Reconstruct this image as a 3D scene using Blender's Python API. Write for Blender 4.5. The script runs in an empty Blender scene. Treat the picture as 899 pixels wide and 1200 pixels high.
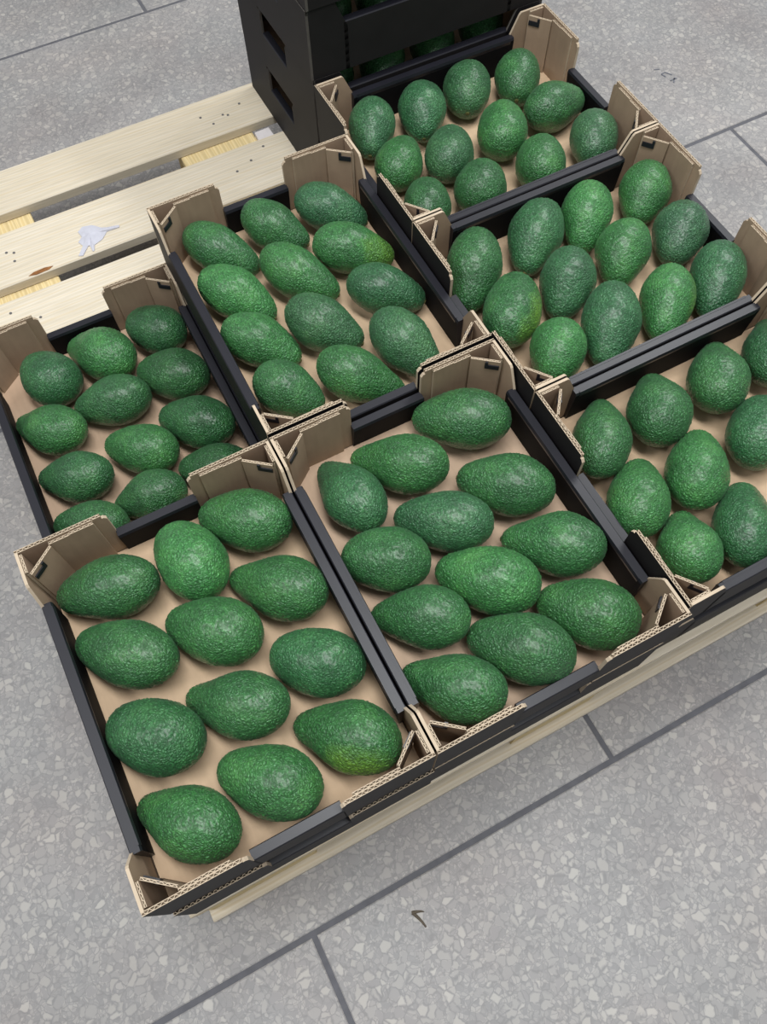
import bpy, bmesh, math, random
import numpy as np
from mathutils import Vector, Matrix, noise

random.seed(7)
scene = bpy.context.scene
COL = scene.collection
FZ = 0.235                       # height of the upper tray layer's base above the floor
LAYER = 0.105                    # stacking pitch of the trays
DECK = FZ - LAYER                # top of the pallet deck

# ------------------------------------------------------------------ camera
cam_d = bpy.data.cameras.new('camera')
cam_d.sensor_fit = 'VERTICAL'
cam_d.sensor_height = 36.0
cam_d.lens = 945.70 / 1200.0 * 36.0
cam_d.clip_start = 0.01
cam = bpy.data.objects.new('camera', cam_d)
COL.objects.link(cam)
RX = Vector((0.885924, -0.463716, -0.010334))
RY = Vector((-0.423369, -0.799338, -0.426401))
RZ = Vector((0.189468, 0.382134, -0.904475))
M = Matrix((RX, -RY, -RZ)).transposed().to_4x4()
M.translation = Vector((0.208316, -0.086831, 0.913901 + FZ))
cam.matrix_world = M
scene.camera = cam

# ------------------------------------------------------------------ world and lamps
w = bpy.data.worlds.new('hall_light')
scene.world = w
w.use_nodes = True
bg = w.node_tree.nodes['Background']
bg.inputs['Color'].default_value = (0.98, 0.99, 1.0, 1)
bg.inputs['Strength'].default_value = 0.38


def ceiling_lamp(name, loc, sx, sy, power, rot=0.0, color=(0.98, 1.0, 1.0)):
    d = bpy.data.lights.new(name, 'AREA')
    d.shape = 'RECTANGLE'
    d.size, d.size_y = sx, sy
    d.energy = power
    d.color = color
    o = bpy.data.objects.new(name, d)
    o.location = loc
    o.rotation_euler = (0, 0, rot)
    COL.objects.link(o)
    return o


ceiling_lamp('tube_lamp', (0.45, 0.10, 2.75), 0.45, 1.6, 56, 0.35)
ceiling_lamp('tube_lamp.001', (-1.5, 0.6, 2.85), 0.35, 1.5, 36, 0.35)
ceiling_lamp('tube_lamp.002', (2.5, 1.3, 2.85), 0.35, 1.5, 66, 0.35)
scene.view_settings.view_transform = 'Standard'
scene.view_settings.look = 'None'
scene.view_settings.gamma = 1.0
scene.view_settings.use_curve_mapping = False
scene.view_settings.exposure = 0.0


# ------------------------------------------------------------------ material helpers
def srgb(r, g, b):
    f = lambda c: (c / 255 / 12.92) if c / 255 <= 0.04045 else ((c / 255 + 0.055) / 1.055) ** 2.4
    return (f(r), f(g), f(b), 1.0)


class NT:
    def __init__(self, name):
        self.m = bpy.data.materials.new(name)
        self.m.use_nodes = True
        self.t = self.m.node_tree
        self.b = self.t.nodes['Principled BSDF']

    def n(self, typ, **kw):
        nd = self.t.nodes.new(typ)
        for k, v in kw.items():
            if k.startswith('i_'):
                nd.inputs[k[2:]].default_value = v
            else:
                setattr(nd, k, v)
        return nd

    def l(self, a, b):
        self.t.links.new(a, b)

    def ramp(self, fac, stops):
        r = self.n('ShaderNodeValToRGB')
        e = r.color_ramp.elements
        while len(e) < len(stops):
            e.new(0.5)
        for el, (p, c) in zip(e, stops):
            el.position = p
            el.color = c
        self.l(fac, r.inputs[0])
        return r.outputs[0]

    def mix(self, fac, a, b, blend='MIX'):
        m = self.n('ShaderNodeMix', data_type='RGBA', blend_type=blend)
        for sock, v in ((m.inputs[0], fac), (m.inputs[6], a), (m.inputs[7], b)):
            if hasattr(v, 'links'):
                self.l(v, sock)
            else:
                sock.default_value = v
        return m.outputs[2]

    def math(self, op, a, b=None, c=None, clamp=False):
        m = self.n('ShaderNodeMath', operation=op, use_clamp=clamp)
        for i, v in enumerate((a, b, c)):
            if v is None:
                continue
            if hasattr(v, 'links'):
                self.l(v, m.inputs[i])
            else:
                m.inputs[i].default_value = v
        return m.outputs[0]

    def bump(self, h, strength, dist):
        bn = self.n('ShaderNodeBump', i_Strength=strength, i_Distance=dist)
        self.l(h, bn.inputs['Height'])
        self.l(bn.outputs[0], self.b.inputs['Normal'])


def mat_terrazzo():
    k = NT('terrazzo')
    pos = k.n('ShaderNodeNewGeometry').outputs['Position']
    wob = k.n('ShaderNodeTexNoise', i_Scale=60.0, i_Detail=2.0)
    k.l(pos, wob.inputs['Vector'])
    add = k.n('ShaderNodeVectorMath', operation='MULTIPLY_ADD')
    k.l(wob.outputs['Color'], add.inputs[0])
    add.inputs[1].default_value = (0.012, 0.012, 0.0)
    k.l(pos, add.inputs[2])
    mp = k.n('ShaderNodeMapping')
    k.l(add.outputs[0], mp.inputs['Vector'])
    mp.inputs['Scale'].default_value = (1, 1, 0)
    P = mp.outputs[0]
    v1 = k.n('ShaderNodeTexVoronoi', i_Scale=95.0, i_Randomness=1.0)
    v1e = k.n('ShaderNodeTexVoronoi', i_Scale=95.0, i_Randomness=1.0, feature='DISTANCE_TO_EDGE')
    v2 = k.n('ShaderNodeTexVoronoi', i_Scale=190.0)
    v2e = k.n('ShaderNodeTexVoronoi', i_Scale=190.0, feature='DISTANCE_TO_EDGE')
    for v in (v1, v1e, v2, v2e):
        k.l(P, v.inputs['Vector'])
    sep1 = k.n('ShaderNodeSeparateColor'); k.l(v1.outputs['Color'], sep1.inputs[0])
    sep2 = k.n('ShaderNodeSeparateColor'); k.l(v2.outputs['Color'], sep2.inputs[0])
    matrix = srgb(146, 144, 144)
    small = k.ramp(sep2.outputs[0], [(0.0, srgb(143, 141, 141)), (0.5, srgb(156, 153, 152)), (1.0, srgb(172, 168, 165))])
    e2 = k.ramp(v2e.outputs['Distance'], [(0.02, (0, 0, 0, 1)), (0.12, (1, 1, 1, 1))])
    c = k.mix(e2, matrix, small)
    big = k.ramp(sep1.outputs[0], [(0.0, srgb(150, 147, 147)), (0.45, srgb(161, 158, 156)), (0.8, srgb(171, 167, 163)), (1.0, srgb(181, 177, 172))])
    e1 = k.ramp(v1e.outputs['Distance'], [(0.06, (0, 0, 0, 1)), (0.16, (1, 1, 1, 1))])
    sel = k.math('GREATER_THAN', sep1.outputs[1], 0.42)
    c = k.mix(k.math('MULTIPLY', e1, sel), c, big)
    # dark hairline round the chips
    hl = k.ramp(v1e.outputs['Distance'], [(0.0, (0, 0, 0, 1)), (0.02, (0, 0, 0, 1)), (0.06, (1, 1, 1, 1))])
    c = k.mix(k.math('MULTIPLY', k.math('SUBTRACT', 1.0, hl), 0.32), c, srgb(122, 120, 120))
    # broad stains
    st = k.n('ShaderNodeTexNoise', i_Scale=3.2, i_Detail=6.0, i_Roughness=0.62)
    k.l(pos, st.inputs['Vector'])
    sc = k.ramp(st.outputs['Fac'], [(0.32, (0.72, 0.71, 0.72, 1)), (0.5, (0.87, 0.87, 0.875, 1)), (0.7, (0.98, 0.98, 0.99, 1))])
    c = k.mix(1.0, c, sc, 'MULTIPLY')
    st2 = k.n('ShaderNodeTexNoise', i_Scale=7.0, i_Detail=3.0)
    k.l(pos, st2.inputs['Vector'])
    tint = k.ramp(st2.outputs['Color'], [(0.3, (1.03, 0.99, 0.97, 1)), (0.6, (0.98, 1.0, 1.0, 1))])
    c = k.mix(0.8, c, tint, 'MULTIPLY')
    k.l(c, k.b.inputs['Base Color'])
    rr = k.ramp(st.outputs['Fac'], [(0.3, (0.42, 0.42, 0.42, 1)), (0.7, (0.62, 0.62, 0.62, 1))])
    k.l(rr, k.b.inputs['Roughness'])
    k.b.inputs['Specular IOR Level'].default_value = 0.35
    return k.m


def mat_plain(name, col, rough=0.6, spec=0.3, nscale=40, var=0.12, bump=0.0):
    k = NT(name)
    tc = k.n('ShaderNodeTexCoord').outputs['Object']
    nz = k.n('ShaderNodeTexNoise', i_Scale=float(nscale), i_Detail=4.0)
    k.l(tc, nz.inputs['Vector'])
    lo = tuple(x * (1 - var) for x in col[:3]) + (1,)
    hi = tuple(x * (1 + var) for x in col[:3]) + (1,)
    k.l(k.ramp(nz.outputs['Fac'], [(0.3, lo), (0.7, hi)]), k.b.inputs['Base Color'])
    k.b.inputs['Roughness'].default_value = rough
    k.b.inputs['Specular IOR Level'].default_value = spec
    if bump:
        k.bump(nz.outputs['Fac'], bump, 0.002)
    return k.m


def mat_kraft(name, col, streak=0.1, tinted=False):
    k = NT(name)
    tc = k.n('ShaderNodeTexCoord').outputs['Object']
    mp = k.n('ShaderNodeMapping')
    mp.inputs['Scale'].default_value = (1.0, 0.12, 0.12)
    k.l(tc, mp.inputs['Vector'])
    n1 = k.n('ShaderNodeTexNoise', i_Scale=160.0, i_Detail=3.0)
    k.l(mp.outputs[0], n1.inputs['Vector'])
    n2 = k.n('ShaderNodeTexNoise', i_Scale=14.0, i_Detail=5.0, i_Roughness=0.6)
    k.l(tc, n2.inputs['Vector'])
    c = k.ramp(n2.outputs['Fac'], [(0.3, tuple(x * 0.86 for x in col[:3]) + (1,)), (0.7, tuple(x * 1.1 for x in col[:3]) + (1,))])
    s = k.ramp(n1.outputs['Fac'], [(0.35, (1 - streak,) * 3 + (1,)), (0.65, (1 + streak * 0.6,) * 3 + (1,))])
    c = k.mix(1.0, c, s, 'MULTIPLY')
    if tinted:
        c = k.mix(1.0, c, k.n('ShaderNodeObjectInfo').outputs['Color'], 'MULTIPLY')
    k.l(c, k.b.inputs['Base Color'])
    k.b.inputs['Roughness'].default_value = 0.72
    k.b.inputs['Specular IOR Level'].default_value = 0.22
    k.bump(n1.outputs['Fac'], 0.12, 0.001)
    return k.m


def mat_wood(name, c0, c1, c2):
    k = NT(name)
    tc = k.n('ShaderNodeTexCoord').outputs['Object']
    oi = k.n('ShaderNodeObjectInfo')
    off = k.n('ShaderNodeVectorMath', operation='MULTIPLY_ADD')
    cmb = k.n('ShaderNodeCombineXYZ')
    for i in range(3):
        k.l(oi.outputs['Random'], cmb.inputs[i])
    k.l(cmb.outputs[0], off.inputs[0])
    off.inputs[1].default_value = (7.0, 5.0, 3.0)
    k.l(tc, off.inputs[2])
    mp = k.n('ShaderNodeMapping')
    mp.inputs['Scale'].default_value = (0.07, 1.0, 1.0)
    k.l(off.outputs[0], mp.inputs['Vector'])
    warp = k.n('ShaderNodeTexNoise', i_Scale=9.0, i_Detail=3.0)
    k.l(mp.outputs[0], warp.inputs['Vector'])
    wv = k.n('ShaderNodeTexWave', wave_type='BANDS', bands_direction='Y', i_Scale=26.0, i_Distortion=5.0, i_Detail=3.0)
    wv.inputs['Detail Scale'].default_value = 1.6
    k.l(mp.outputs[0], wv.inputs['Vector'])
    fine = k.n('ShaderNodeTexNoise', i_Scale=260.0, i_Detail=3.0)
    k.l(mp.outputs[0], fine.inputs['Vector'])
    c = k.ramp(wv.outputs['Fac'], [(0.0, c0), (0.75, c1), (1.0, c2)])
    w2 = k.ramp(warp.outputs['Fac'], [(0.3, (0.9, 0.88, 0.84, 1)), (0.7, (1.06, 1.06, 1.06, 1))])
    c = k.mix(1.0, c, w2, 'MULTIPLY')
    fr = k.ramp(fine.outputs['Fac'], [(0.35, (0.92, 0.91, 0.88, 1)), (0.6, (1.02, 1.02, 1.02, 1))])
    c = k.mix(0.8, c, fr, 'MULTIPLY')
    # small knots
    mk = k.n('ShaderNodeMapping')
    mk.inputs['Scale'].default_value = (0.55, 1.0, 1.0)
    k.l(off.outputs[0], mk.inputs['Vector'])
    kn = k.n('ShaderNodeTexVoronoi', i_Scale=9.0)
    k.l(mk.outputs[0], kn.inputs['Vector'])
    kf = k.ramp(kn.outputs['Distance'], [(0.03, (1, 1, 1, 1)), (0.085, (0, 0, 0, 1))])
    c = k.mix(k.math('MULTIPLY', kf, 0.55), c, srgb(140, 98, 60))
    k.l(c, k.b.inputs['Base Color'])
    k.b.inputs['Roughness'].default_value = 0.7
    k.b.inputs['Specular IOR Level'].default_value = 0.2
    k.bump(fine.outputs['Fac'], 0.25, 0.001)
    return k.m


def mat_avocado():
    k = NT('avocado_skin')
    tc = k.n('ShaderNodeTexCoord').outputs['Object']
    oi = k.n('ShaderNodeObjectInfo')
    # shift the pattern from fruit to fruit
    cmb = k.n('ShaderNodeCombineXYZ')
    for i in range(3):
        k.l(oi.outputs['Random'], cmb.inputs[i])
    off = k.n('ShaderNodeVectorMath', operation='MULTIPLY_ADD')
    k.l(cmb.outputs[0], off.inputs[0])
    off.inputs[1].default_value = (3.0, 5.0, 7.0)
    k.l(tc, off.inputs[2])
    P = off.outputs[0]
    n1 = k.n('ShaderNodeTexNoise', i_Scale=26.0, i_Detail=5.0, i_Roughness=0.6)
    k.l(P, n1.inputs['Vector'])
    n2 = k.n('ShaderNodeTexNoise', i_Scale=420.0, i_Detail=2.0)
    k.l(P, n2.inputs['Vector'])
    c = k.ramp(n1.outputs['Fac'], [(0.25, AV0), (0.5, AV1), (0.75, AV2)])
    c = k.mix(1.0, c, oi.outputs['Color'], 'MULTIPLY')
    # ripening patch on one flank, direction stored on the fruit
    at = k.n('ShaderNodeAttribute', attribute_type='OBJECT', attribute_name='patch')
    nrm = k.n('ShaderNodeVectorMath', operation='MULTIPLY')
    k.l(tc, nrm.inputs[0]); nrm.inputs[1].default_value = (1 / 0.057, 1 / 0.037, 1 / 0.037)
    dot = k.n('ShaderNodeVectorMath', operation='DOT_PRODUCT')
    k.l(nrm.outputs[0], dot.inputs[0]); k.l(at.outputs['Vector'], dot.inputs[1])
    pm = k.math('ADD', dot.outputs['Value'], k.math('MULTIPLY', k.math('SUBTRACT', n1.outputs['Fac'], 0.5), 0.9))
    pf = k.ramp(pm, [(0.5, (0, 0, 0, 1)), (0.95, (1, 1, 1, 1))])
    c = k.mix(k.math('MULTIPLY', pf, 0.75), c, srgb(108, 148, 38))
    # pebbles a little lighter, the furrows between them darker
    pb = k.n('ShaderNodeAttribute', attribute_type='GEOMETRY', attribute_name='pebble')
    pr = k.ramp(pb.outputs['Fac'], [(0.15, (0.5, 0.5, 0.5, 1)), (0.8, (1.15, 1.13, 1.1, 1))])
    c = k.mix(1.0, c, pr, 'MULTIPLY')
    # tiny corky specks
    vs = k.n('ShaderNodeTexVoronoi', i_Scale=230.0)
    k.l(P, vs.inputs['Vector'])
    sp = k.ramp(vs.outputs['Distance'], [(0.08, (1, 1, 1, 1)), (0.16, (0, 0, 0, 1))])
    spm = k.math('MULTIPLY', sp, k.ramp(n1.outputs['Fac'], [(0.5, (0, 0, 0, 1)), (0.68, (0.5, 0.5, 0.5, 1))]))
    c = k.mix(spm, c, srgb(110, 120, 70))
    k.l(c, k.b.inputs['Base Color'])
    k.b.inputs['Roughness'].default_value = 0.40
    k.b.inputs['Sheen Weight'].default_value = 0.05
    k.b.inputs['Coat Weight'].default_value = 0.55
    k.b.inputs['Coat Roughness'].default_value = 0.33
    k.b.inputs['Coat Tint'].default_value = (0.97, 1.0, 0.97, 1)
    k.b.inputs['Sheen Roughness'].default_value = 0.45
    k.b.inputs['Sheen Tint'].default_value = (0.75, 1.0, 0.86, 1)
    k.b.inputs['Specular IOR Level'].default_value = 0.5
    k.b.inputs['Specular Tint'].default_value = (0.7, 1.0, 0.8, 1)
    # crinkled relief: ridges of warped noise plus fine grain
    wv = k.n('ShaderNodeTexNoise', i_Scale=150.0, i_Detail=1.0)
    k.l(P, wv.inputs['Vector'])
    wadd = k.n('ShaderNodeVectorMath', operation='MULTIPLY_ADD')
    k.l(wv.outputs['Color'], wadd.inputs[0]); wadd.inputs[1].default_value = (0.006, 0.006, 0.006)
    k.l(P, wadd.inputs[2])
    r1 = k.n('ShaderNodeTexVoronoi', i_Scale=290.0, feature='DISTANCE_TO_EDGE')
    k.l(wadd.outputs[0], r1.inputs['Vector'])
    rid = k.math('POWER', k.math('MULTIPLY', r1.outputs['Distance'], 2.4, clamp=True), 0.6)
    hh = k.math('ADD', rid, k.math('MULTIPLY', n2.outputs['Fac'], 0.35))
    k.bump(hh, 0.6, 0.0024)
    return k.m


AV0 = (0.017, 0.088, 0.024, 1)
AV1 = (0.033, 0.148, 0.042, 1)
AV2 = (0.064, 0.220, 0.062, 1)
M_TERR = mat_terrazzo()
M_GROUT = mat_plain('grout', srgb(94, 94, 99), 0.8, 0.2, 60)
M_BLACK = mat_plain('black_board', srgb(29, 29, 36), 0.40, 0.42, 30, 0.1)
M_PRINT = mat_plain('black_printed_board', srgb(31, 29, 30), 0.58, 0.2, 30, 0.1)
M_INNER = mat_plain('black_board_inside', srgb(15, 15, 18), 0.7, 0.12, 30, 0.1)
M_KRAFT = mat_kraft('kraft_board', srgb(158, 136, 115), 0.05)
M_FLUTE = mat_kraft('board_edge', srgb(186, 169, 147), 0.05)
M_PAD = mat_kraft('kraft_pad', srgb(202, 174, 144), 0.04, True)
M_WOOD = mat_wood('pine_board', srgb(200, 190, 172), srgb(210, 201, 186), srgb(203, 190, 167))
M_WOOD2 = mat_wood('pine_raw', srgb(200, 180, 136), srgb(220, 202, 158), srgb(208, 186, 138))
M_NAIL = mat_plain('nail_iron', srgb(96, 94, 94), 0.5, 0.5)
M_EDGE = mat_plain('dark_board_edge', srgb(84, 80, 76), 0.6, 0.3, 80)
M_AVO = mat_avocado()
M_STEM = mat_plain('stem_cork', srgb(86, 86, 50), 0.8, 0.2, 300, 0.3)


# ------------------------------------------------------------------ mesh helpers
class MB:
    """collects faces, then links them as one mesh object"""
    def __init__(self):
        self.v, self.f, self.mi = [], [], []

    def face(self, pts, m=0):
        s = len(self.v)
        self.v += [tuple(p) for p in pts]
        self.f.append(tuple(range(s, s + len(pts))))
        self.mi.append(m)

    def prism(self, poly, a, b, axis, mats):
        """poly: 2D outline; extruded from a to b along axis ('x','y','z').
        mats: one material index, or a list (one per outline edge) + cap0 + cap1"""
        n = len(poly)
        if isinstance(mats, int):
            mats = [mats] * (n + 2)
        def P(p, t):
            if axis == 'z': return (p[0], p[1], t)
            if axis == 'y': return (p[0], t, p[1])
            return (t, p[0], p[1])
        for i in range(n):
            p, q = poly[i], poly[(i + 1) % n]
            self.face([P(p, a), P(q, a), P(q, b), P(p, b)], mats[i])
        self.face([P(p, a) for p in poly][::-1], mats[n])
        self.face([P(p, b) for p in poly], mats[n + 1])

    def box(self, x0, x1, y0, y1, z0, z1, m=0):
        self.prism([(x0, y0), (x1, y0), (x1, y1), (x0, y1)], z0, z1, 'z', m)

    def wall(self, P, Q, t0, t1, z0, z1, mats):
        """upright slab over the plan segment P-Q between offsets t0..t1 (left of P->Q)"""
        d = Vector((Q[0] - P[0], Q[1] - P[1])).normalized()
        n = Vector((-d.y, d.x))
        pl = [(P[0] + n.x * t0, P[1] + n.y * t0), (Q[0] + n.x * t0, Q[1] + n.y * t0),
              (Q[0] + n.x * t1, Q[1] + n.y * t1), (P[0] + n.x * t1, P[1] + n.y * t1)]
        self.prism(pl, z0, z1, 'z', mats)

    def fluted(self, P, Q, th, z0, z1, m_out, m_in, m_edge, depth=0.006, period=0.0064):
        """corrugated slab: solid below, open fluting along its top edge"""
        self.wall(P, Q, 0, th, z0, z1 - depth, [m_out, m_edge, m_in, m_edge, m_edge, m_edge])
        lw = 0.0007
        self.wall(P, Q, 0, lw, z1 - depth, z1, [m_out, m_edge, m_edge, m_edge, m_edge, m_edge])
        self.wall(P, Q, th - lw, th, z1 - depth, z1, [m_edge, m_edge, m_in, m_edge, m_edge, m_edge])
        L = math.hypot(Q[0] - P[0], Q[1] - P[1])
        d = ((Q[0] - P[0]) / L, (Q[1] - P[1]) / L)
        n = (-d[1], d[0])
        k = max(2, int(L / period)) * 6
        amp, hw = th / 2 - lw, 0.00045
        pts = []
        for i in range(k + 1):
            s = L * i / k
            c = th / 2 + amp * math.sin(s / period * 2 * math.pi)
            pts.append([(P[0] + d[0] * s + n[0] * (c + e), P[1] + d[1] * s + n[1] * (c + e)) for e in (-hw, hw)])
        za, zb = z1 - depth, z1 - 0.0003
        for (a, b), (e, f) in zip(pts, pts[1:]):
            self.face([a + (zb,), e + (zb,), f + (zb,), b + (zb,)], m_edge)
            self.face([a + (za,), e + (za,), e + (zb,), a + (zb,)], m_edge)
            self.face([f + (za,), b + (za,), b + (zb,), f + (zb,)], m_edge)

    def mesh(self, name, mats, flip=(1, 1), off=(0, 0)):
        me = bpy.data.meshes.new(name)
        vs = [(x * flip[0] + off[0], y * flip[1] + off[1], z) for x, y, z in self.v]
        me.from_pydata(vs, [], self.f)
        for m in mats:
            me.materials.append(m)
        me.polygons.foreach_set('material_index', self.mi)
        bm = bmesh.new()
        bm.from_mesh(me)
        bmesh.ops.remove_doubles(bm, verts=bm.verts, dist=1e-6)
        bmesh.ops.recalc_face_normals(bm, faces=bm.faces)
        bm.to_mesh(me)
        bm.free()
        return me

    def build(self, name, mats, parent=None, **kw):
        return link(name, self.mesh(name, mats, **kw), parent)


def link(name, data, parent=None, loc=None):
    o = bpy.data.objects.new(name, data)
    COL.objects.link(o)
    if parent is not None:
        o.parent = parent
    if loc is not None:
        o.location = loc
    return o


def tag(o, label=None, cat=None, group=None, kind=None):
    for k, v in (('label', label), ('category', cat), ('group', group), ('kind', kind)):
        if v:
            o[k] = v
    return o


def copy_tree(o, parent=None):
    c = o.copy()
    COL.objects.link(c)
    if parent is not None:
        c.parent = parent
    for ch in list(o.children):
        copy_tree(ch, c)
    return c


# ------------------------------------------------------------------ floor of large terrazzo slabs
P_U, P_V, JOINT = 0.912, 0.912, 0.0075
V0, U0 = -0.082, 0.097
g = MB()
g.box(-4.6, 5.8, -3.7, 5.5, -0.06, -0.0015)
floor = g.build('floor', [M_GROUT])
tag(floor, 'grey terrazzo slab floor with dark joints under the pallet', None, None, 'structure')
tb = MB()
hx, hy, c_ = P_U / 2 - JOINT / 2, P_V / 2 - JOINT / 2, 0.0015
tb.prism([(-hx, -hy), (hx, -hy), (hx, hy), (-hx, hy)], -0.03, -0.0012, 'z', 0)
for s in (1,):
    a = [(-hx, -hy), (hx, -hy), (hx, hy), (-hx, hy)]
    b = [(-hx + c_, -hy + c_), (hx - c_, -hy + c_), (hx - c_, hy - c_), (-hx + c_, hy - c_)]
    for i in range(4):
        j = (i + 1) % 4
        tb.face([a[i] + (-0.0012,), a[j] + (-0.0012,), b[j] + (0.0,), b[i] + (0.0,)])
    tb.face([p + (0.0,) for p in b])
tile_me = tb.mesh('tile', [M_TERR])
for r in range(-4, 6):
    for c in range(-5, 6):
        u = U0 + (c + 0.5) * P_U + (0 if r % 2 else 0.5 * P_U)
        v = V0 + (r + 0.5) * P_V
        if -4.1 < u < 5.3 and -3.3 < v < 5.0:
            link('tile', tile_me, floor, (u, v, 0))

# ------------------------------------------------------------------ pallet
pallet = link('wooden_pallet', None)
tag(pallet, 'pale pine pallet with bare slatted deck boards under the black avocado trays', 'pallet')


def slab(name, x0, x1, y0, y1, z0, z1, mat, parent, along='x', jitter=0.0):
    """a sawn board with slightly eased edges, long axis on local X"""
    lx, ly, lz = x1 - x0, y1 - y0, z1 - z0
    rot = 0.0
    if along == 'y':
        lx, ly, rot = ly, lx, math.pi / 2
    m = MB()
    e = 0.0016
    pr = [(-ly / 2, e), (-ly / 2 + e, 0), (ly / 2 - e, 0), (ly / 2, e), (ly / 2, lz - e), (ly / 2 - e, lz), (-ly / 2 + e, lz), (-ly / 2, lz - e)]
    m.prism(pr, -lx / 2, lx / 2, 'x', 0)
    o = m.build(name, [mat], parent)
    o.location = ((x0 + x1) / 2, (y0 + y1) / 2, z0)
    o.rotation_euler = (0, 0, rot + jitter)
    return o


PU0, PU1 = -0.006, 1.018
T = 0.018
boards = []
for y0, y1 in ((-0.004, 0.102), (0.145, 0.245), (0.285, 0.390), (0.430, 0.535), (0.575, 0.680), (0.718, 0.822), (0.852, 0.956), (0.986, 1.101), (1.144, 1.246)):
    boards.append(slab('deck_board', PU0 + random.uniform(-.003, .003), PU1, y0, y1, DECK - T, DECK, M_WOOD, pallet))
STR = ((PU0, 0.150), (0.430, 0.570), (0.850, PU1))
SK = 0.018
for x0, x1 in STR:
    slab('stringer_board', x0, x1, -0.003, 1.244, DECK - 2 * T, DECK - T, M_WOOD2, pallet, 'y')
    for y0, y1 in ((0.000, 0.100), (0.555, 0.685), (1.112, 1.208)):
        slab('block', x0 + 0.006, x1 - 0.006, y0, y1, SK, DECK - 2 * T, M_WOOD2, pallet)
for y0, y1 in ((-0.013, 0.090), (0.565, 0.675), (1.115, 1.205)):
    slab('skid_board', PU0, PU1, y0, y1, 0.0, SK, M_WOOD, pallet)
nm = MB()
ring = [(0.0024 * math.cos(a * math.pi / 4), 0.0024 * math.sin(a * math.pi / 4)) for a in range(8)]
nm.prism(ring, 0, 0.0006, 'z', 0)
nail_me = nm.mesh('nail', [M_NAIL])
NAILS = [(8, .495, 1.202), (8, .510, 1.176), (8, .534, 1.190), (8, .542, 1.185), (8, .572, 1.203), (7, .501, 1.046), (7, .566, 1.081),
         (7, .533, 1.059), (7, .090, 1.056), (7, .101, 1.050), (7, .097, 1.032), (8, .07, 1.21), (8, .10, 1.17), (7, .05, 1.02), (6, .06, .93), (6, .1, .90)]
for bi, x, y in NAILS:
    b = boards[bi]
    o = link('nail', nail_me, b, (x - b.location.x, y - b.location.y, T))
# resinous knot on the edge of the second bare board
kb = MB()
kb.prism([(-0.022, -0.001), (-0.010, -0.004), (0.012, -0.003), (0.020, 0.001), (0.006, 0.004), (-0.012, 0.003)], 0, 0.0008, 'z', 0)
M_KNOT = mat_plain('knot_wood', srgb(132, 88, 50), 0.6, 0.3, 120, 0.3)
knot = kb.build('knot', [M_KNOT], boards[7])
knot.location = (0.130 - boards[7].location.x, -0.0525, T)

# scrap of torn packing paper stuck to the second bare board
M_SCRAP = mat_plain('torn_paper', srgb(188, 188, 198), 0.8, 0.2, 90, 0.06)
sm = bmesh.new()
OUT = [(-.017, .020), (-.004, .025), (.010, .022), (.018, .024), (.034, .030), (.035, .026), (.020, .016), (.018, .002), (.010, -.010), (.013, -.020), (.011, -.0215), (.004, -.012), (.002, -.013), (.000, -.031), (-.006, -.032), (-.005, -.014), (-.014, -.008), (-.012, .002), (-.020, .010)]
bot = [sm.verts.new((x, y, 0.0003)) for x, y in OUT]
top = []
for x, y in OUT:
    rr = math.hypot(x, y)
    top.append(sm.verts.new((x, y, 0.0012 + 0.0012 * noise.noise((x * 90, y * 90, 3.0)))))
ctr = sm.verts.new((0.0, 0.006, 0.006))
mid = []
for x, y in OUT:
    mid.append(sm.verts.new((x * 0.5, 0.003 + y * 0.5, 0.0042 + 0.003 * noise.noise((x * 120, y * 120, 8.0)))))
for i in range(len(OUT)):
    j = (i + 1) % len(OUT)
    sm.faces.new((bot[i], bot[j], top[j], top[i]))
    sm.faces.new((top[i], top[j], mid[j], mid[i]))
    sm.faces.new((mid[i], mid[j], ctr))
sm.faces.new(bot[::-1])
sme = bpy.data.meshes.new('paper_scrap')
bmesh.ops.recalc_face_normals(sm, faces=sm.faces)
sm.to_mesh(sme); sm.free()
sme.materials.append(M_SCRAP)
scrap = link('paper_scrap', sme, None, (0.222, 1.019, DECK))
scrap.rotation_euler = (0, 0, -0.62)
scrap.scale = (1.2, 1.2, 1.0)
tag(scrap, 'torn whitish paper scrap stuck on a bare pallet board', 'scrap')

pc = MB()
pc.prism([(-.016, -.012), (.014, -.015), (.016, .012), (-.012, .014)], 0, 0.009, 'z', 0)
o = pc.build('wood_offcut', [mat_plain('pale_offcut', srgb(206, 200, 200), 0.7, 0.2, 80, 0.05)])
o.location = (0.583, 1.118, DECK - T)
o.rotation_euler = (0, 0, 0.1)
tag(o, 'small whitish offcut between two pallet boards beside the black carton stack', 'scrap')

# ------------------------------------------------------------------ trays
TW, TL = 0.303, 0.4017
PH = 0.1044                      # corner post height
RIM_L, RIM_S = 0.073, 0.060      # rim heights of the long and short sides
SX, SY = 0.103, 0.060            # how far the posts reach along the short and long sides
TH = 0.004
BK, KR, FL = 0, 1, 2             # black outside, kraft inside, cut edge
MATS = [M_PRINT, M_KRAFT, M_FLUTE]


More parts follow.
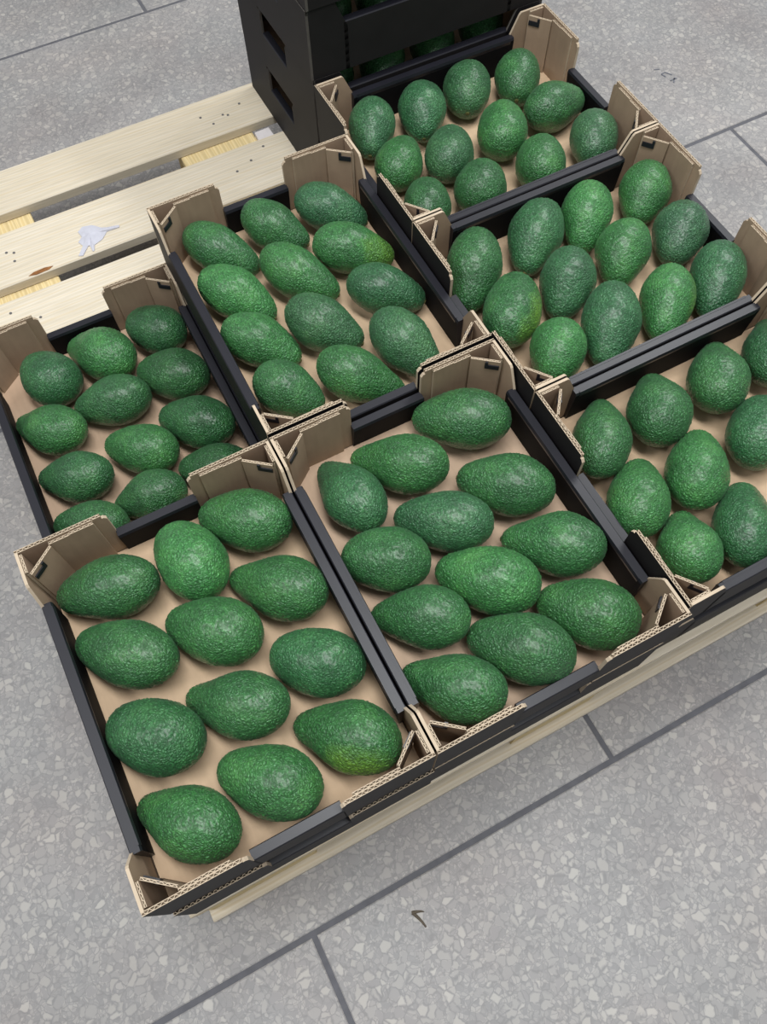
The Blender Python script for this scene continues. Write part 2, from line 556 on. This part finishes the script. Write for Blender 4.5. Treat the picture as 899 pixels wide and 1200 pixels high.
def make_tray():
    root = link('avocado_tray', None)
    hx, hy = TW / 2, TL / 2
    b = MB()
    b.box(-hx + 0.0045, hx - 0.0045, -hy + 0.0045, hy - 0.0045, 0.0, 0.0085)
    b.build('base', [M_BLACK], root)
    b = MB()
    b.box(-hx + 0.005, hx - 0.005, -hy + 0.005, hy - 0.005, 0.0086, 0.012)
    b.build('floor_pad', [M_PAD], root)
    # long sides
    for s in (1, -1):
        m = MB()
        pr = [(0, 0), (0.004, 0), (0.0085, 0.012), (0.0120, RIM_L - 0.004), (0.0106, RIM_L), (0.0012, RIM_L), (0, RIM_L - 0.0015)]
        m.prism(pr, SY - 0.002, TL - SY + 0.002, 'y', [0, 0, 1, 0, 0, 0, 2, 0, 0])
        m.prism([(0.0112, RIM_L - 0.012), (0.0126, RIM_L - 0.004), (0.0114, RIM_L + 0.0004), (0.0086, RIM_L + 0.0004), (0.0098, RIM_L - 0.012)], SY + 0.004, TL - SY - 0.004, 'y', 0)
        m.build('side_panel', [M_BLACK, M_INNER, M_PRINT], root, flip=(s, 1), off=(-s * hx, -hy))
    for s in (1, -1):
        m = MB()
        pr = [(0, 0), (0.004, 0), (0.0070, 0.012), (0.0125, RIM_S - 0.004), (0.0112, RIM_S), (0.0012, RIM_S), (0, RIM_S - 0.0015)]
        m.prism(pr, SX - 0.001, TW - SX + 0.001, 'x', [0, 0, 1, 0, 0, 0, 2, 0, 0])
        m.build('end_panel', [M_BLACK, M_INNER, M_PRINT], root, flip=(1, s), off=(-hx, -s * hy))
    for sx in (1, -1):
        for sy in (1, -1):
            kw = dict(flip=(sx, sy), off=(-sx * hx, -sy * hy))
            m = MB()
            # leg on the short side (y = 0 outside), free end rounded off
            zt = PH - 0.006
            m.prism([(0, 0), (SX, 0), (SX, zt - 0.004), (SX - 0.003, zt), (0, zt)], 0, TH, 'y',
                    [BK, FL, FL, FL, FL, BK, KR])
            m.fluted((0.0, 0.0), (SX - 0.005, 0.0), TH, zt - 0.0002, PH, BK, KR, FL)
            # leg on the long side (x = 0 outside), its end cut on a slant down to the rim
            m.prism([(TH, 0), (SY + 0.004, 0), (SY + 0.004, RIM_L - 0.008), (0.047, PH - 0.003), (0.044, PH), (TH, PH)], 0, 0.0034, 'x',
                    [BK, FL, FL, FL, FL, FL, BK, KR])
            post = m.build('corner_post', MATS, root, **kw)
            # folded inner flap: along the long side, across the corner, along the short side
            f = MB()
            f.fluted((0.0068, 0.006), (0.0068, 0.030), 0.003, 0.012, PH - 0.0015, KR, KR, FL)
            f.fluted((0.0072, 0.0305), (0.036, 0.0080), 0.003, 0.012, PH - 0.005, KR, KR, FL)
            f.fluted((0.036, 0.0042), (0.060, 0.0042), 0.0034, 0.012, PH - 0.0042, KR, KR, FL)
            f.fluted((0.060, 0.0042), (0.088, 0.0042), 0.0034, 0.012, PH - 0.0028, KR, KR, FL)
            f.build('corner_flap', MATS, post, **kw)
            # black locking tab poking through the slot in the flap
            t = MB()
            P = Vector((0.0072, 0.0305)); Q = Vector((0.036, 0.0080))
            d = (Q - P)
            a, e = P + d * 0.02, P + d * 0.50
            t.wall(tuple(a), tuple(e), -0.0005, 0.0046, PH - 0.019, PH - 0.012, 0)
            a2 = P + d * 0.40
            t.wall(tuple(a2), tuple(e), -0.0005, 0.0046, PH - 0.012, PH - 0.0065, 0)
            t.build('lock_tab', [M_BLACK], post, **kw)
    return root


TRAYS = [
    # name, u0, v0, layer, turned, label
    ('A', -0.001, 0.0, 0, 0, 'open black tray of twelve avocados on the near left corner of the pallet'),
    ('B', 0.3045, 0.0, 0, 0, 'open black tray in the middle of the front row, beside the near left tray'),
    ('G', 0.3045, 0.4066, 0, 0, 'open black tray behind the front middle tray, up against the bare pallet boards'),
    ('F', 0.0020, 0.4076, -1, 0, 'open black tray standing one layer lower, directly on the bare pallet boards'),
    ('C', 0.6110, 0.0075, 0, 1, 'crosswise open tray at the front of the right column, cut by the picture edge'),
    ('D', 0.6110, 0.3130, 0, 1, 'crosswise open tray with pear-shaped avocados, second in the right column'),
    ('E', 0.6110, 0.6184, 0, 1, 'crosswise open tray with round avocados, in front of the black carton stack'),
    ('S1', 0.6121, 0.9300, 0, 1, 'black carton in the stack with its open front just above the round avocados'),
    ('S2', 0.6105, 0.9300, 1, 1, 'black carton of the stack with open front at the top edge of the picture'),
    ('S3', 0.6115, 0.9280, 2, 1, 'topmost visible carton of the black stack, only its bottom edge in the picture'),
    ('S0', 0.6130, 0.9320, -1, 1, 'lowest black carton of the stack, standing on the bare pallet boards'),
    ('A0', 0.001, -0.003, -1, 0, 'black carton under the near left tray, only its front corrugated edge showing'),
    ('B0', 0.3060, -0.001, -1, 0, 'black carton under the front middle tray, a thin dark strip above the pallet edge'),
    ('C0', 0.6121, 0.0060, -1, 1, 'black carton under the front crosswise tray, a dark strip above the pallet edge'),
    ('G0', 0.3060, 0.4085, -1, 0, 'black carton under the tray that borders the bare pallet boards'),
    ('D0', 0.6125, 0.3130, -1, 1, 'black carton under the second crosswise tray of the right column'),
    ('E0', 0.6125, 0.6200, -1, 1, 'black carton under the crosswise tray before the stack'),
]
proto = make_tray()
for i, (nm_, u0, v0, lay, turn, lab) in enumerate(TRAYS):
    t = proto if i == 0 else copy_tree(proto)
    wx, wy = (TL, TW) if turn else (TW, TL)
    t.location = (u0 + wx / 2, v0 + wy / 2, FZ + LAYER * lay)
    t.rotation_euler = (0, 0, math.pi / 2 if turn else 0)
    grp = 'black cartons of the stack' if nm_[0] == 'S' else ('cartons of the lower layer' if nm_.endswith('0') else 'open avocado trays')
    tag(t, lab, 'tray', grp)
    for ch in t.children:                # the pads are not all from the same batch of board
        if ch.name.startswith('floor_pad'):
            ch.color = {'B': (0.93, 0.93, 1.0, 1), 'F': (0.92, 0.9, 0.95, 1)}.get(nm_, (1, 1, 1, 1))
    if nm_[0] == 'S':                # shade inside the stack cartons painted as black posts, cut edges darkened
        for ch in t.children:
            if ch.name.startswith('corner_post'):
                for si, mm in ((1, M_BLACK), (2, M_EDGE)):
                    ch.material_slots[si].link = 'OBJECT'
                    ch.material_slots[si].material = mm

# ------------------------------------------------------------------ avocados
VAR = {'e': (.86, .0, .75), 'o': (.77, .05, .7), 'p': (.66, .08, .66), 'l': (.77, .1, .6)}
L0, R0 = 0.115, 0.037
NU, NV = 150, 112                # around, along


def profile(var, n):
    a, x0, x1 = VAR[var]
    ph = np.linspace(0, np.pi, n)
    x = (1 - np.cos(ph)) / 2
    s = np.clip((x - x0) / (x1 - x0), 0, 1)
    s = s * s * (3 - 2 * s)
    r = np.sin(ph) ** np.where(x < .5, .84, .93) * (a + (1 - a) * s)
    return x, r / r.max()


def avocado_mesh(var, seed):
    x, r = profile(var, NV + 1)
    off = Vector((seed * 3.7, seed * 1.3, 11.0))
    verts, peb = [], []
    rnd = random.Random(seed)
    bend = rnd.uniform(-0.003, 0.003)
    def put(p, nrm):
        low = noise.noise(p * 30 + off) * 0.0011
        q = p * 330 + off * 9
        q = q + noise.noise_vector(p * 210 + off) * 0.55
        d = noise.voronoi(q)[0]
        h = min(1.0, max(0.0, (d[1] - d[0]) * 1.25))
        h = h ** 0.7
        k = 0.75 + 0.5 * noise.noise(p * 45 - off)
        cr = abs(noise.noise(Vector((p.x * 420, p.y * 300, p.z * 300)) - off * 5))
        fine = noise.noise(p * 900 + off) * 0.00008
        h = min(1.0, 0.65 * h + 0.9 * cr)
        verts.append(p + nrm * (low + (h - 0.5) * 0.0017 * k + fine))
        peb.append(h)
    for i in range(NV + 1):
        X = (x[i] - 0.5) * L0
        if i in (0, NV):
            put(Vector((X, bend * 0, 0)), Vector((-1 if i == 0 else 1, 0, 0)))
            continue
        i0, i1 = max(0, i - 1), min(NV, i + 1)
        dx, dr = (x[i1] - x[i0]) * L0, (r[i1] - r[i0]) * R0
        nl = math.hypot(dx, dr)
        nx, nr = -dr / nl, dx / nl
        yb = bend * (1 - (2 * x[i] - 1) ** 2)
        for j in range(NU):
            a = 2 * math.pi * j / NU
            cy, sz = math.cos(a), math.sin(a)
            put(Vector((X, r[i] * R0 * cy + yb, r[i] * R0 * sz)), Vector((nx, nr * cy, nr * sz)))
    f = []
    for j in range(NU):
        f.append((0, 1 + (j + 1) % NU, 1 + j))
    for i in range(NV - 2):
        s0, s1 = 1 + i * NU, 1 + (i + 1) * NU
        for j in range(NU):
            k = (j + 1) % NU
            f.append((s0 + j, s0 + k, s1 + k, s1 + j))
    e = len(verts) - 1
    s0 = 1 + (NV - 2) * NU
    for j in range(NU):
        f.append((s0 + j, s0 + (j + 1) % NU, e))
    me = bpy.data.meshes.new('avocado')
    me.from_pydata(verts, [], f)
    bm = bmesh.new(); bm.from_mesh(me)
    bmesh.ops.recalc_face_normals(bm, faces=bm.faces)
    bm.to_mesh(me); bm.free()
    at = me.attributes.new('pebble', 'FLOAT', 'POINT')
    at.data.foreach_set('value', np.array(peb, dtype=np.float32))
    me.polygons.foreach_set('use_smooth', [True] * len(me.polygons))
    me.materials.append(M_AVO)
    return me, np.array([tuple(v) for v in verts])


def stem_mesh():
    m = MB()
    prev = None
    for x, rr in ((0.0030, 0.0036), (-0.0002, 0.0035), (-0.0012, 0.0029), (-0.0018, 0.0018), (-0.0016, 0.0007)):
        cur = [(x, rr * math.cos(a * math.pi / 5), rr * math.sin(a * math.pi / 5)) for a in range(10)]
        if prev:
            for j in range(10):
                m.face([prev[j], prev[(j + 1) % 10], cur[(j + 1) % 10], cur[j]])
        prev = cur
    m.face(prev)
    return m.mesh('stem', [M_STEM])


STEM = stem_mesh()
MESHES = {v: [avocado_mesh(v, 10 * i + s + 1) for s in range(2)] for i, v in enumerate('eopl')}


def rest_pitch(var, L, R):
    x, r = profile(var, 60)
    wgt = r * r * np.gradient(x)
    xc = (x * wgt).sum() / wgt.sum()
    best = None
    for dgr in np.linspace(-2, 28, 61):
        a = math.radians(dgr)
        h = -((x - xc) * L * math.sin(a) - r * R * math.cos(a)).min()
        if best is None or h < best[0]:
            best = (h, a)
    return best[1]


FRUIT = [
    # tray and number, shape, u, v, heading of the blunt end, length, radius
    ('A1','o',0.0675,0.3403,-18.6,0.1201,0.0367),
    ('A2','e',0.1629,0.3278,-78.7,0.1073,0.0389),
    ('A3','o',0.2398,0.3464,-39.4,0.1153,0.0377),
    ('A4','p',0.2392,0.2518,-45.0,0.1253,0.0377),
    ('A5','o',0.0603,0.2596,-42.6,0.1232,0.0371),
    ('A6','o',0.1561,0.2380,-42.1,0.1156,0.0382),
    ('A7','e',0.2431,0.1540,-40.1,0.1077,0.0371),
    ('A8','p',0.1463,0.1535,-36.1,0.1231,0.0365),
    ('A9','e',0.0585,0.1610,-42.6,0.1090,0.0390),
    ('A10','p',0.2341,0.0660,-44.5,0.1234,0.0382),
    ('A11','o',0.1447,0.0639,-43.4,0.1148,0.0373),
    ('A12','p',0.0556,0.0674,-46.0,0.1213,0.0366),
    ('F1','e',0.0861,0.7368,-62.5,0.0966,0.0390),
    ('F2','p',0.1620,0.7460,-54.3,0.1262,0.0389),
    ('F3','e',0.2513,0.7489,-47.7,0.0955,0.0363),
    ('F4','o',0.1514,0.6597,-16.9,0.1126,0.0356),
    ('F5','o',0.2441,0.6617,-39.5,0.1108,0.0375),
    ('F6','p',0.0577,0.6593,-45.1,0.1202,0.0359),
    ('F7','o',0.2442,0.5711,-43.2,0.1142,0.0374),
    ('F8','o',0.1607,0.5667,-41.9,0.1109,0.0355),
    ('F9','p',0.0645,0.5697,-32.6,0.1160,0.0355),
    ('F10','o',0.2403,0.4904,-32.3,0.1064,0.0345),
    ('F11','p',0.1441,0.4928,-16.7,0.1064,0.0345),
    ('F12','o',0.0602,0.4868,-33.3,0.1064,0.0345),
    ('B1','o',0.5344,0.3463,-34.4,0.1232,0.0386),
    ('B2','p',0.4365,0.3284,-43.5,0.1280,0.0372),
    ('B3','p',0.3649,0.3209,-81.6,0.1230,0.0363),
    ('B4','o',0.4474,0.2356,-36.8,0.1194,0.0364),
    ('B5','o',0.5360,0.2429,-42.5,0.1182,0.0381),
    ('B6','e',0.3633,0.2225,-34.6,0.1038,0.0378),
    ('B7','p',0.5442,0.1508,-41.4,0.1222,0.0381),
    ('B8','o',0.4551,0.1478,-44.1,0.1220,0.0390),
    ('B9','p',0.3653,0.1447,-35.9,0.1163,0.0367),
    ('B10','o',0.5341,0.0618,-46.6,0.1150,0.0393),
    ('B11','o',0.4460,0.0627,-45.2,0.1195,0.0391),
    ('B12','p',0.3601,0.0612,-45.2,0.1201,0.0371),
    ('G1','l',0.3785,0.7484,129.5,0.1165,0.0332),
    ('G2','l',0.4629,0.7512,127.0,0.1056,0.0335),
    ('G3','l',0.5490,0.7461,137.3,0.1092,0.0337),
    ('G4','o',0.5411,0.6602,147.3,0.1159,0.0350),
    ('G5','l',0.4575,0.6559,126.4,0.1208,0.0344),
    ('G6','l',0.3649,0.6607,125.7,0.1182,0.0351),
    ('G7','o',0.5487,0.5745,141.2,0.1092,0.0342),
    ('G8','l',0.4489,0.5608,128.8,0.1130,0.0365),
    ('G9','l',0.5301,0.4826,107.1,0.1151,0.0368),
    ('G10','l',0.3620,0.5738,131.9,0.1126,0.0345),
    ('G11','o',0.3631,0.4886,126.6,0.0979,0.0350),
    ('G12','p',0.4553,0.4660,138.8,0.1208,0.0350),
    ('D1','l',0.6694,0.5476,52.7,0.1226,0.0390),
    ('D2','l',0.7756,0.5548,43.9,0.1144,0.0387),
    ('D3','l',0.8629,0.5563,50.9,0.1085,0.0369),
    ('D4','l',0.7683,0.4675,48.1,0.1046,0.0386),
    ('D5','l',0.8679,0.4732,44.6,0.0996,0.0382),
    ('D6','l',0.9584,0.5537,44.4,0.0966,0.0373),
    ('D7','o',0.9571,0.4659,42.9,0.0967,0.0381),
    ('D8','o',0.9529,0.3754,48.3,0.1177,0.0367),
    ('D9','o',0.8698,0.3752,49.4,0.1135,0.0363),
    ('D10','l',0.7797,0.3800,52.9,0.1199,0.0390),
    ('D11','e',0.6977,0.3776,50.8,0.0892,0.0367),
    ('D12','e',0.6789,0.4640,-130.5,0.1202,0.0389),
    ('E1','o',0.6748,0.8617,59.2,0.0987,0.0358),
    ('E2','o',0.7587,0.8544,64.7,0.0959,0.0375),
    ('E3','e',0.8464,0.8651,59.5,0.0920,0.0374),
    ('E4','e',0.9302,0.8511,55.7,0.0920,0.0357),
    ('E5','o',0.9478,0.7710,-173.1,0.1095,0.0360),
    ('E6','e',0.9583,0.6838,58.8,0.0920,0.0359),
    ('E7','e',0.8453,0.7626,-120.7,0.1056,0.0381),
    ('E8','e',0.7508,0.7591,-127.2,0.0997,0.0365),
    ('E9','o',0.6797,0.7794,-131.0,0.1047,0.0357),
    ('E10','e',0.6727,0.6868,-113.6,0.0920,0.0344),
    ('E11','e',0.7577,0.6755,-128.6,0.0892,0.0382),
    ('E12','e',0.8638,0.6768,-120.3,0.0966,0.0370),
    ('C1','p',0.6756,0.2463,-128.7,0.1320,0.0365),
    ('C2','p',0.7589,0.2468,-121.9,0.1161,0.0398),
    ('C3','p',0.8570,0.2510,-130.1,0.1232,0.0386),
    ('C4','p',0.9426,0.2506,-131.1,0.1220,0.0372),
    ('C5','e',0.8496,0.1587,-137.6,0.1031,0.0383),
    ('C6','o',0.7518,0.1526,-132.2,0.1125,0.0374),
    ('C7','o',0.6677,0.1540,-127.6,0.1074,0.0368),
    ('C8','p',0.6821,0.0757,-117.2,0.0973,0.0369),
    ('C9','o',0.7568,0.0686,-128.3,0.1123,0.0357),
    ('S11','o',0.668,0.990,62,0.108,0.0365), ('S12','e',0.757,0.988,58,0.106,0.0370), ('S13','e',0.850,0.990,66,0.108,0.0370), ('S14','o',0.942,0.990,60,0.108,0.0365),
    ('S21','o',0.668,0.990,58,0.110,0.0365), ('S22','e',0.755,0.988,64,0.106,0.0370), ('S23','o',0.848,0.990,61,0.108,0.0370), ('S24','e',0.942,0.990,57,0.108,0.0365),
]
BRIGHT = {'A2': 1.5, 'A3': 1.1, 'A12': 1.1, 'A6': 1.1, 'A4': 1.05, 'B8': 1.35, 'B10': 0.95, 'F2': 1.3, 'F8': 1.15, 'F6': 1.15, 'G6': 1.45, 'G4': 1.25, 'G5': 1.2, 'G10': 1.25, 'D3': 1.5, 'D9': 1.4, 'D11': 1.5,
          'D6': 1.2, 'D5': 1.2, 'E7': 1.25, 'E9': 1.2, 'E12': 1.1, 'C6': 1.35, 'C7': 1.2, 'C8': 1.3, 'G12': 1.1, 'B2': 1.1, 'A11': 1.1, 'A10': 1.05}
DULL = {'D7': (1.1, .85, 1.3), 'G3': (1.0, .9, 1.3), 'G9': (1.2, .95, 1.3), 'E6': (1.2, .92, 1.3), 'E3': (1.1, .95, 1.2), 'B4': (1.1, .95, 1.3), 'B3': (1.0, .95, 1.2), 'E8': (1.1, .9, 1.2), 'G7': (.85, .85, 1.1),
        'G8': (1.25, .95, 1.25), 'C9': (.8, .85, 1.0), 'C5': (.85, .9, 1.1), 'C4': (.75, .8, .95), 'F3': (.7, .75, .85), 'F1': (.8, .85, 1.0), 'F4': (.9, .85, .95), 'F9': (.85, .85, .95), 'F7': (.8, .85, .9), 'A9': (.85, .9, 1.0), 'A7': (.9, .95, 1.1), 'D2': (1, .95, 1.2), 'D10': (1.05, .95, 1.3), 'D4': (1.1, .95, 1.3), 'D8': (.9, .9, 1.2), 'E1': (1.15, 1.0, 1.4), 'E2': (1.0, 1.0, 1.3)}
PATCH = {'A10': (0.35, -0.8, 0.3), 'D9': (0.2, -0.95, 0.0), 'D12': (0.2, 0.95, 0.0), 'G4': (-0.85, 0.2, 0.35)}
PLACE = {'A': 'the near left tray', 'B': 'the front middle tray', 'G': 'the tray beside the bare boards', 'F': 'the lower tray at left',
         'C': 'the front crosswise tray', 'D': 'the second crosswise tray', 'E': 'the crosswise tray by the stack'}
SEAT = {}
for k in 'AB':
    rows = [('back', ()), ('third', ()), ('second', ()), ('front', ())]
SEAT['A'] = {1: ('fourth', 'left'), 2: ('fourth', 'middle'), 3: ('fourth', 'right'), 4: ('third', 'right'), 5: ('third', 'left'), 6: ('third', 'middle'), 7: ('second', 'right'), 8: ('second', 'middle'), 9: ('second', 'left'), 10: ('front', 'right'), 11: ('front', 'middle'), 12: ('front', 'left')}
SEAT['B'] = {1: ('fourth', 'right'), 2: ('fourth', 'middle'), 3: ('fourth', 'left'), 4: ('third', 'middle'), 5: ('third', 'right'), 6: ('third', 'left'), 7: ('second', 'right'), 8: ('second', 'middle'), 9: ('second', 'left'), 10: ('front', 'right'), 11: ('front', 'middle'), 12: ('front', 'left')}
SEAT['G'] = {1: ('fourth', 'left'), 2: ('fourth', 'middle'), 3: ('fourth', 'right'), 4: ('third', 'right'), 5: ('third', 'middle'), 6: ('third', 'left'), 7: ('second', 'right'), 8: ('second', 'middle'), 9: ('front', 'right'), 10: ('second', 'left'), 11: ('front', 'left'), 12: ('front', 'middle')}
SEAT['F'] = {1: ('fourth', 'left'), 2: ('fourth', 'middle'), 3: ('fourth', 'right'), 4: ('third', 'middle'), 5: ('third', 'right'), 6: ('third', 'left'), 7: ('second', 'right'), 8: ('second', 'middle'), 9: ('second', 'left'), 10: ('front', 'right'), 11: ('front', 'middle'), 12: ('front', 'left')}
SEAT['D'] = {1: ('back', 'leftmost'), 2: ('back', 'second'), 3: ('back', 'third'), 6: ('back', 'rightmost'), 12: ('middle', 'leftmost'), 4: ('middle', 'second'), 5: ('middle', 'third'), 7: ('middle', 'rightmost'), 11: ('front', 'leftmost'), 10: ('front', 'second'), 9: ('front', 'third'), 8: ('front', 'rightmost')}
SEAT['E'] = {1: ('back', 'leftmost'), 2: ('back', 'second'), 3: ('back', 'third'), 4: ('back', 'rightmost'), 9: ('middle', 'leftmost'), 8: ('middle', 'second'), 7: ('middle', 'third'), 5: ('middle', 'rightmost'), 10: ('front', 'leftmost'), 11: ('front', 'second'), 12: ('front', 'third'), 6: ('front', 'rightmost')}
SEAT['C'] = {1: ('back', 'leftmost'), 2: ('back', 'second'), 3: ('back', 'third'), 4: ('back', 'fourth'), 7: ('middle', 'leftmost'), 6: ('middle', 'second'), 5: ('middle', 'third'), 8: ('front', 'leftmost'), 9: ('front', 'second')}
SHAPE = {'e': 'rounded', 'o': 'egg-shaped', 'p': 'pear-necked', 'l': 'long-necked'}
ORD = {1: 'leftmost', 2: 'second', 3: 'third', 4: 'fourth'}

BOX = {}
for nm_, u0, v0, lay, turn, lab in TRAYS:
    wx, wy = (TL, TW) if turn else (TW, TL)
    BOX['S' if nm_ == 'S1' else nm_] = (u0 + 0.0105, v0 + 0.0105, u0 + wx - 0.0105, v0 + wy - 0.0105)

first = {}
for idx, (nm_, var, u, v, head, L, R) in enumerate(FRUIT):
    tray = nm_[0]
    num = int(nm_[1:]) if tray != 'S' else int(nm_[2:])
    lay = -1 if tray == 'F' else (int(nm_[1]) - 1 if tray == 'S' else 0)
    me, co = MESHES[var][idx % 2]
    key = (var, idx % 2)
    if key not in first:
        o = link('avocado', me)
        link('stem', STEM, o, (-L0 / 2 + 0.0004, 0, 0))
        first[key] = o
    else:
        o = copy_tree(first[key])
    sc = Vector((L / L0, R / R0, R / R0))
    roll = random.uniform(-0.5, 0.5) if nm_ in PATCH else random.uniform(0, 2 * math.pi)
    if nm_ in PATCH:
        roll = 0.0
    pt = rest_pitch(var, 0.11, 0.037)
    rm = Matrix.Rotation(math.radians(head), 3, 'Z') @ Matrix.Rotation(-pt, 3, 'Y') @ Matrix.Rotation(roll, 3, 'X')
    A = np.array(rm) @ np.diag(sc)
    zmin = (co @ A.T)[:, 2].min()
    # keep the fruit inside its tray's walls
    W_ = co @ A.T
    if tray in BOX:
        bx0, by0, bx1, by1 = BOX[tray]
        u = min(max(u, bx0 - W_[:, 0].min()), bx1 - W_[:, 0].max())
        v = min(max(v, by0 - W_[:, 1].min()), by1 - W_[:, 1].max())
    o.matrix_world = Matrix.LocRotScale(Vector((u, v, FZ + LAYER * lay + 0.0121 - zmin)), rm, sc)
    bfac = BRIGHT.get(nm_)
    if bfac:
        o.color = (bfac, bfac, bfac * 0.9, 1)
    elif nm_ in DULL:
        o.color = DULL[nm_] + (1,)
    else:
        q = random.uniform(0.85, 1.05) * (0.86 if tray == 'F' else 1.0)  # shade of the lower tray put into its fruit colour
        o.color = (q, q, q, 1)
    o['patch'] = list(PATCH.get(nm_, (0.0, 0.0, 0.0)))
    hue = 'bright green' if bfac and bfac > 1.15 else ('dusky green' if nm_ in DULL else 'dark green')
    if nm_ in PATCH and nm_ in ('A10', 'D9', 'D12', 'G4'):
        hue = 'yellow-flushed green'
    if tray == 'S':
        lab = 'shaded green avocado, %s in the opening of the %s open-fronted stack carton' % (ORD[num], 'lower' if nm_[1] == '1' else 'upper')
        grp = 'avocados in the %s stack carton' % ('lower' if nm_[1] == '1' else 'upper')
    else:
        row, seat = SEAT[tray][num]
        lab = '%s %s avocado, %s of the %s row in %s' % (hue, SHAPE[var], seat, row, PLACE[tray])
        grp = 'avocados in ' + PLACE[tray]
    tag(o, lab, 'avocado', grp)

# ------------------------------------------------------------------ small marks on the floor
tw = bmesh.new()
def stick(pts, r0, r1):
    prev = None
    n = len(pts)
    for i, p in enumerate(pts):
        d = (Vector(pts[min(i + 1, n - 1)]) - Vector(pts[max(i - 1, 0)])).normalized()
        s = d.cross(Vector((0, 0, 1))).normalized()
        upv = s.cross(d)
        rr = r0 + (r1 - r0) * i / (n - 1)
        cur = [tw.verts.new(Vector(p) + s * rr * math.cos(a * math.pi / 3) + upv * rr * 0.6 * math.sin(a * math.pi / 3)) for a in range(6)]
        if prev:
            for j in range(6):
                tw.faces.new((prev[j], prev[(j + 1) % 6], cur[(j + 1) % 6], cur[j]))
        else:
            tw.faces.new(cur[::-1])
        prev = cur
    tw.faces.new(prev)
stick([(-0.006, 0.006, .0018), (0.001, 0.0, .0016), (0.006, -0.005, .0014), (0.0105, -0.011, .0013)], 0.0022, 0.0011)
stick([(-0.007, 0.0055, .0022), (-0.001, 0.0068, .0022), (0.005, 0.0072, .0014), (0.009, 0.0065, .0008)], 0.0024, 0.0005)
bmesh.ops.recalc_face_normals(tw, faces=tw.faces)
tm = bpy.data.meshes.new('dry_twig')
tw.to_mesh(tm); tw.free()
tm.materials.append(mat_plain('dry_twig', srgb(84, 76, 66), 0.8, 0.2, 200, 0.2))
o = link('dry_twig', tm, None, (0.2225, -0.127, 0.0))
o.rotation_euler = (0, 0, -0.45)
tag(o, 'tiny dark brown twig lying on the terrazzo in front of the pallet', 'twig')

# scribbled dark mark on the floor beyond the right column
mk = MB()
def stroke(a, b, wd=0.0014):
    mk.wall(a, b, -wd, wd, 0.0002, 0.0008, 0)
stroke((-.012, .002), (-.004, .008)); stroke((-.004, .008), (.004, .004)); stroke((.004, .004), (.010, .000)); stroke((-.012, .002), (-.004, -.006))
stroke((.004, -.018), (.018, -.010)); stroke((.010, -.024), (.014, -.008)); stroke((-.026, .016), (-.014, .018), .001)
o = mk.build('ink_scribble', [mat_plain('faded_ink', srgb(104, 106, 114), 0.7, 0.2, 200, 0.1)])
o.location = (1.447, 1.019, 0)
o.rotation_euler = (0, 0, -0.5)
tag(o, 'small faded dark scribble on the terrazzo floor behind the crosswise trays', 'mark')
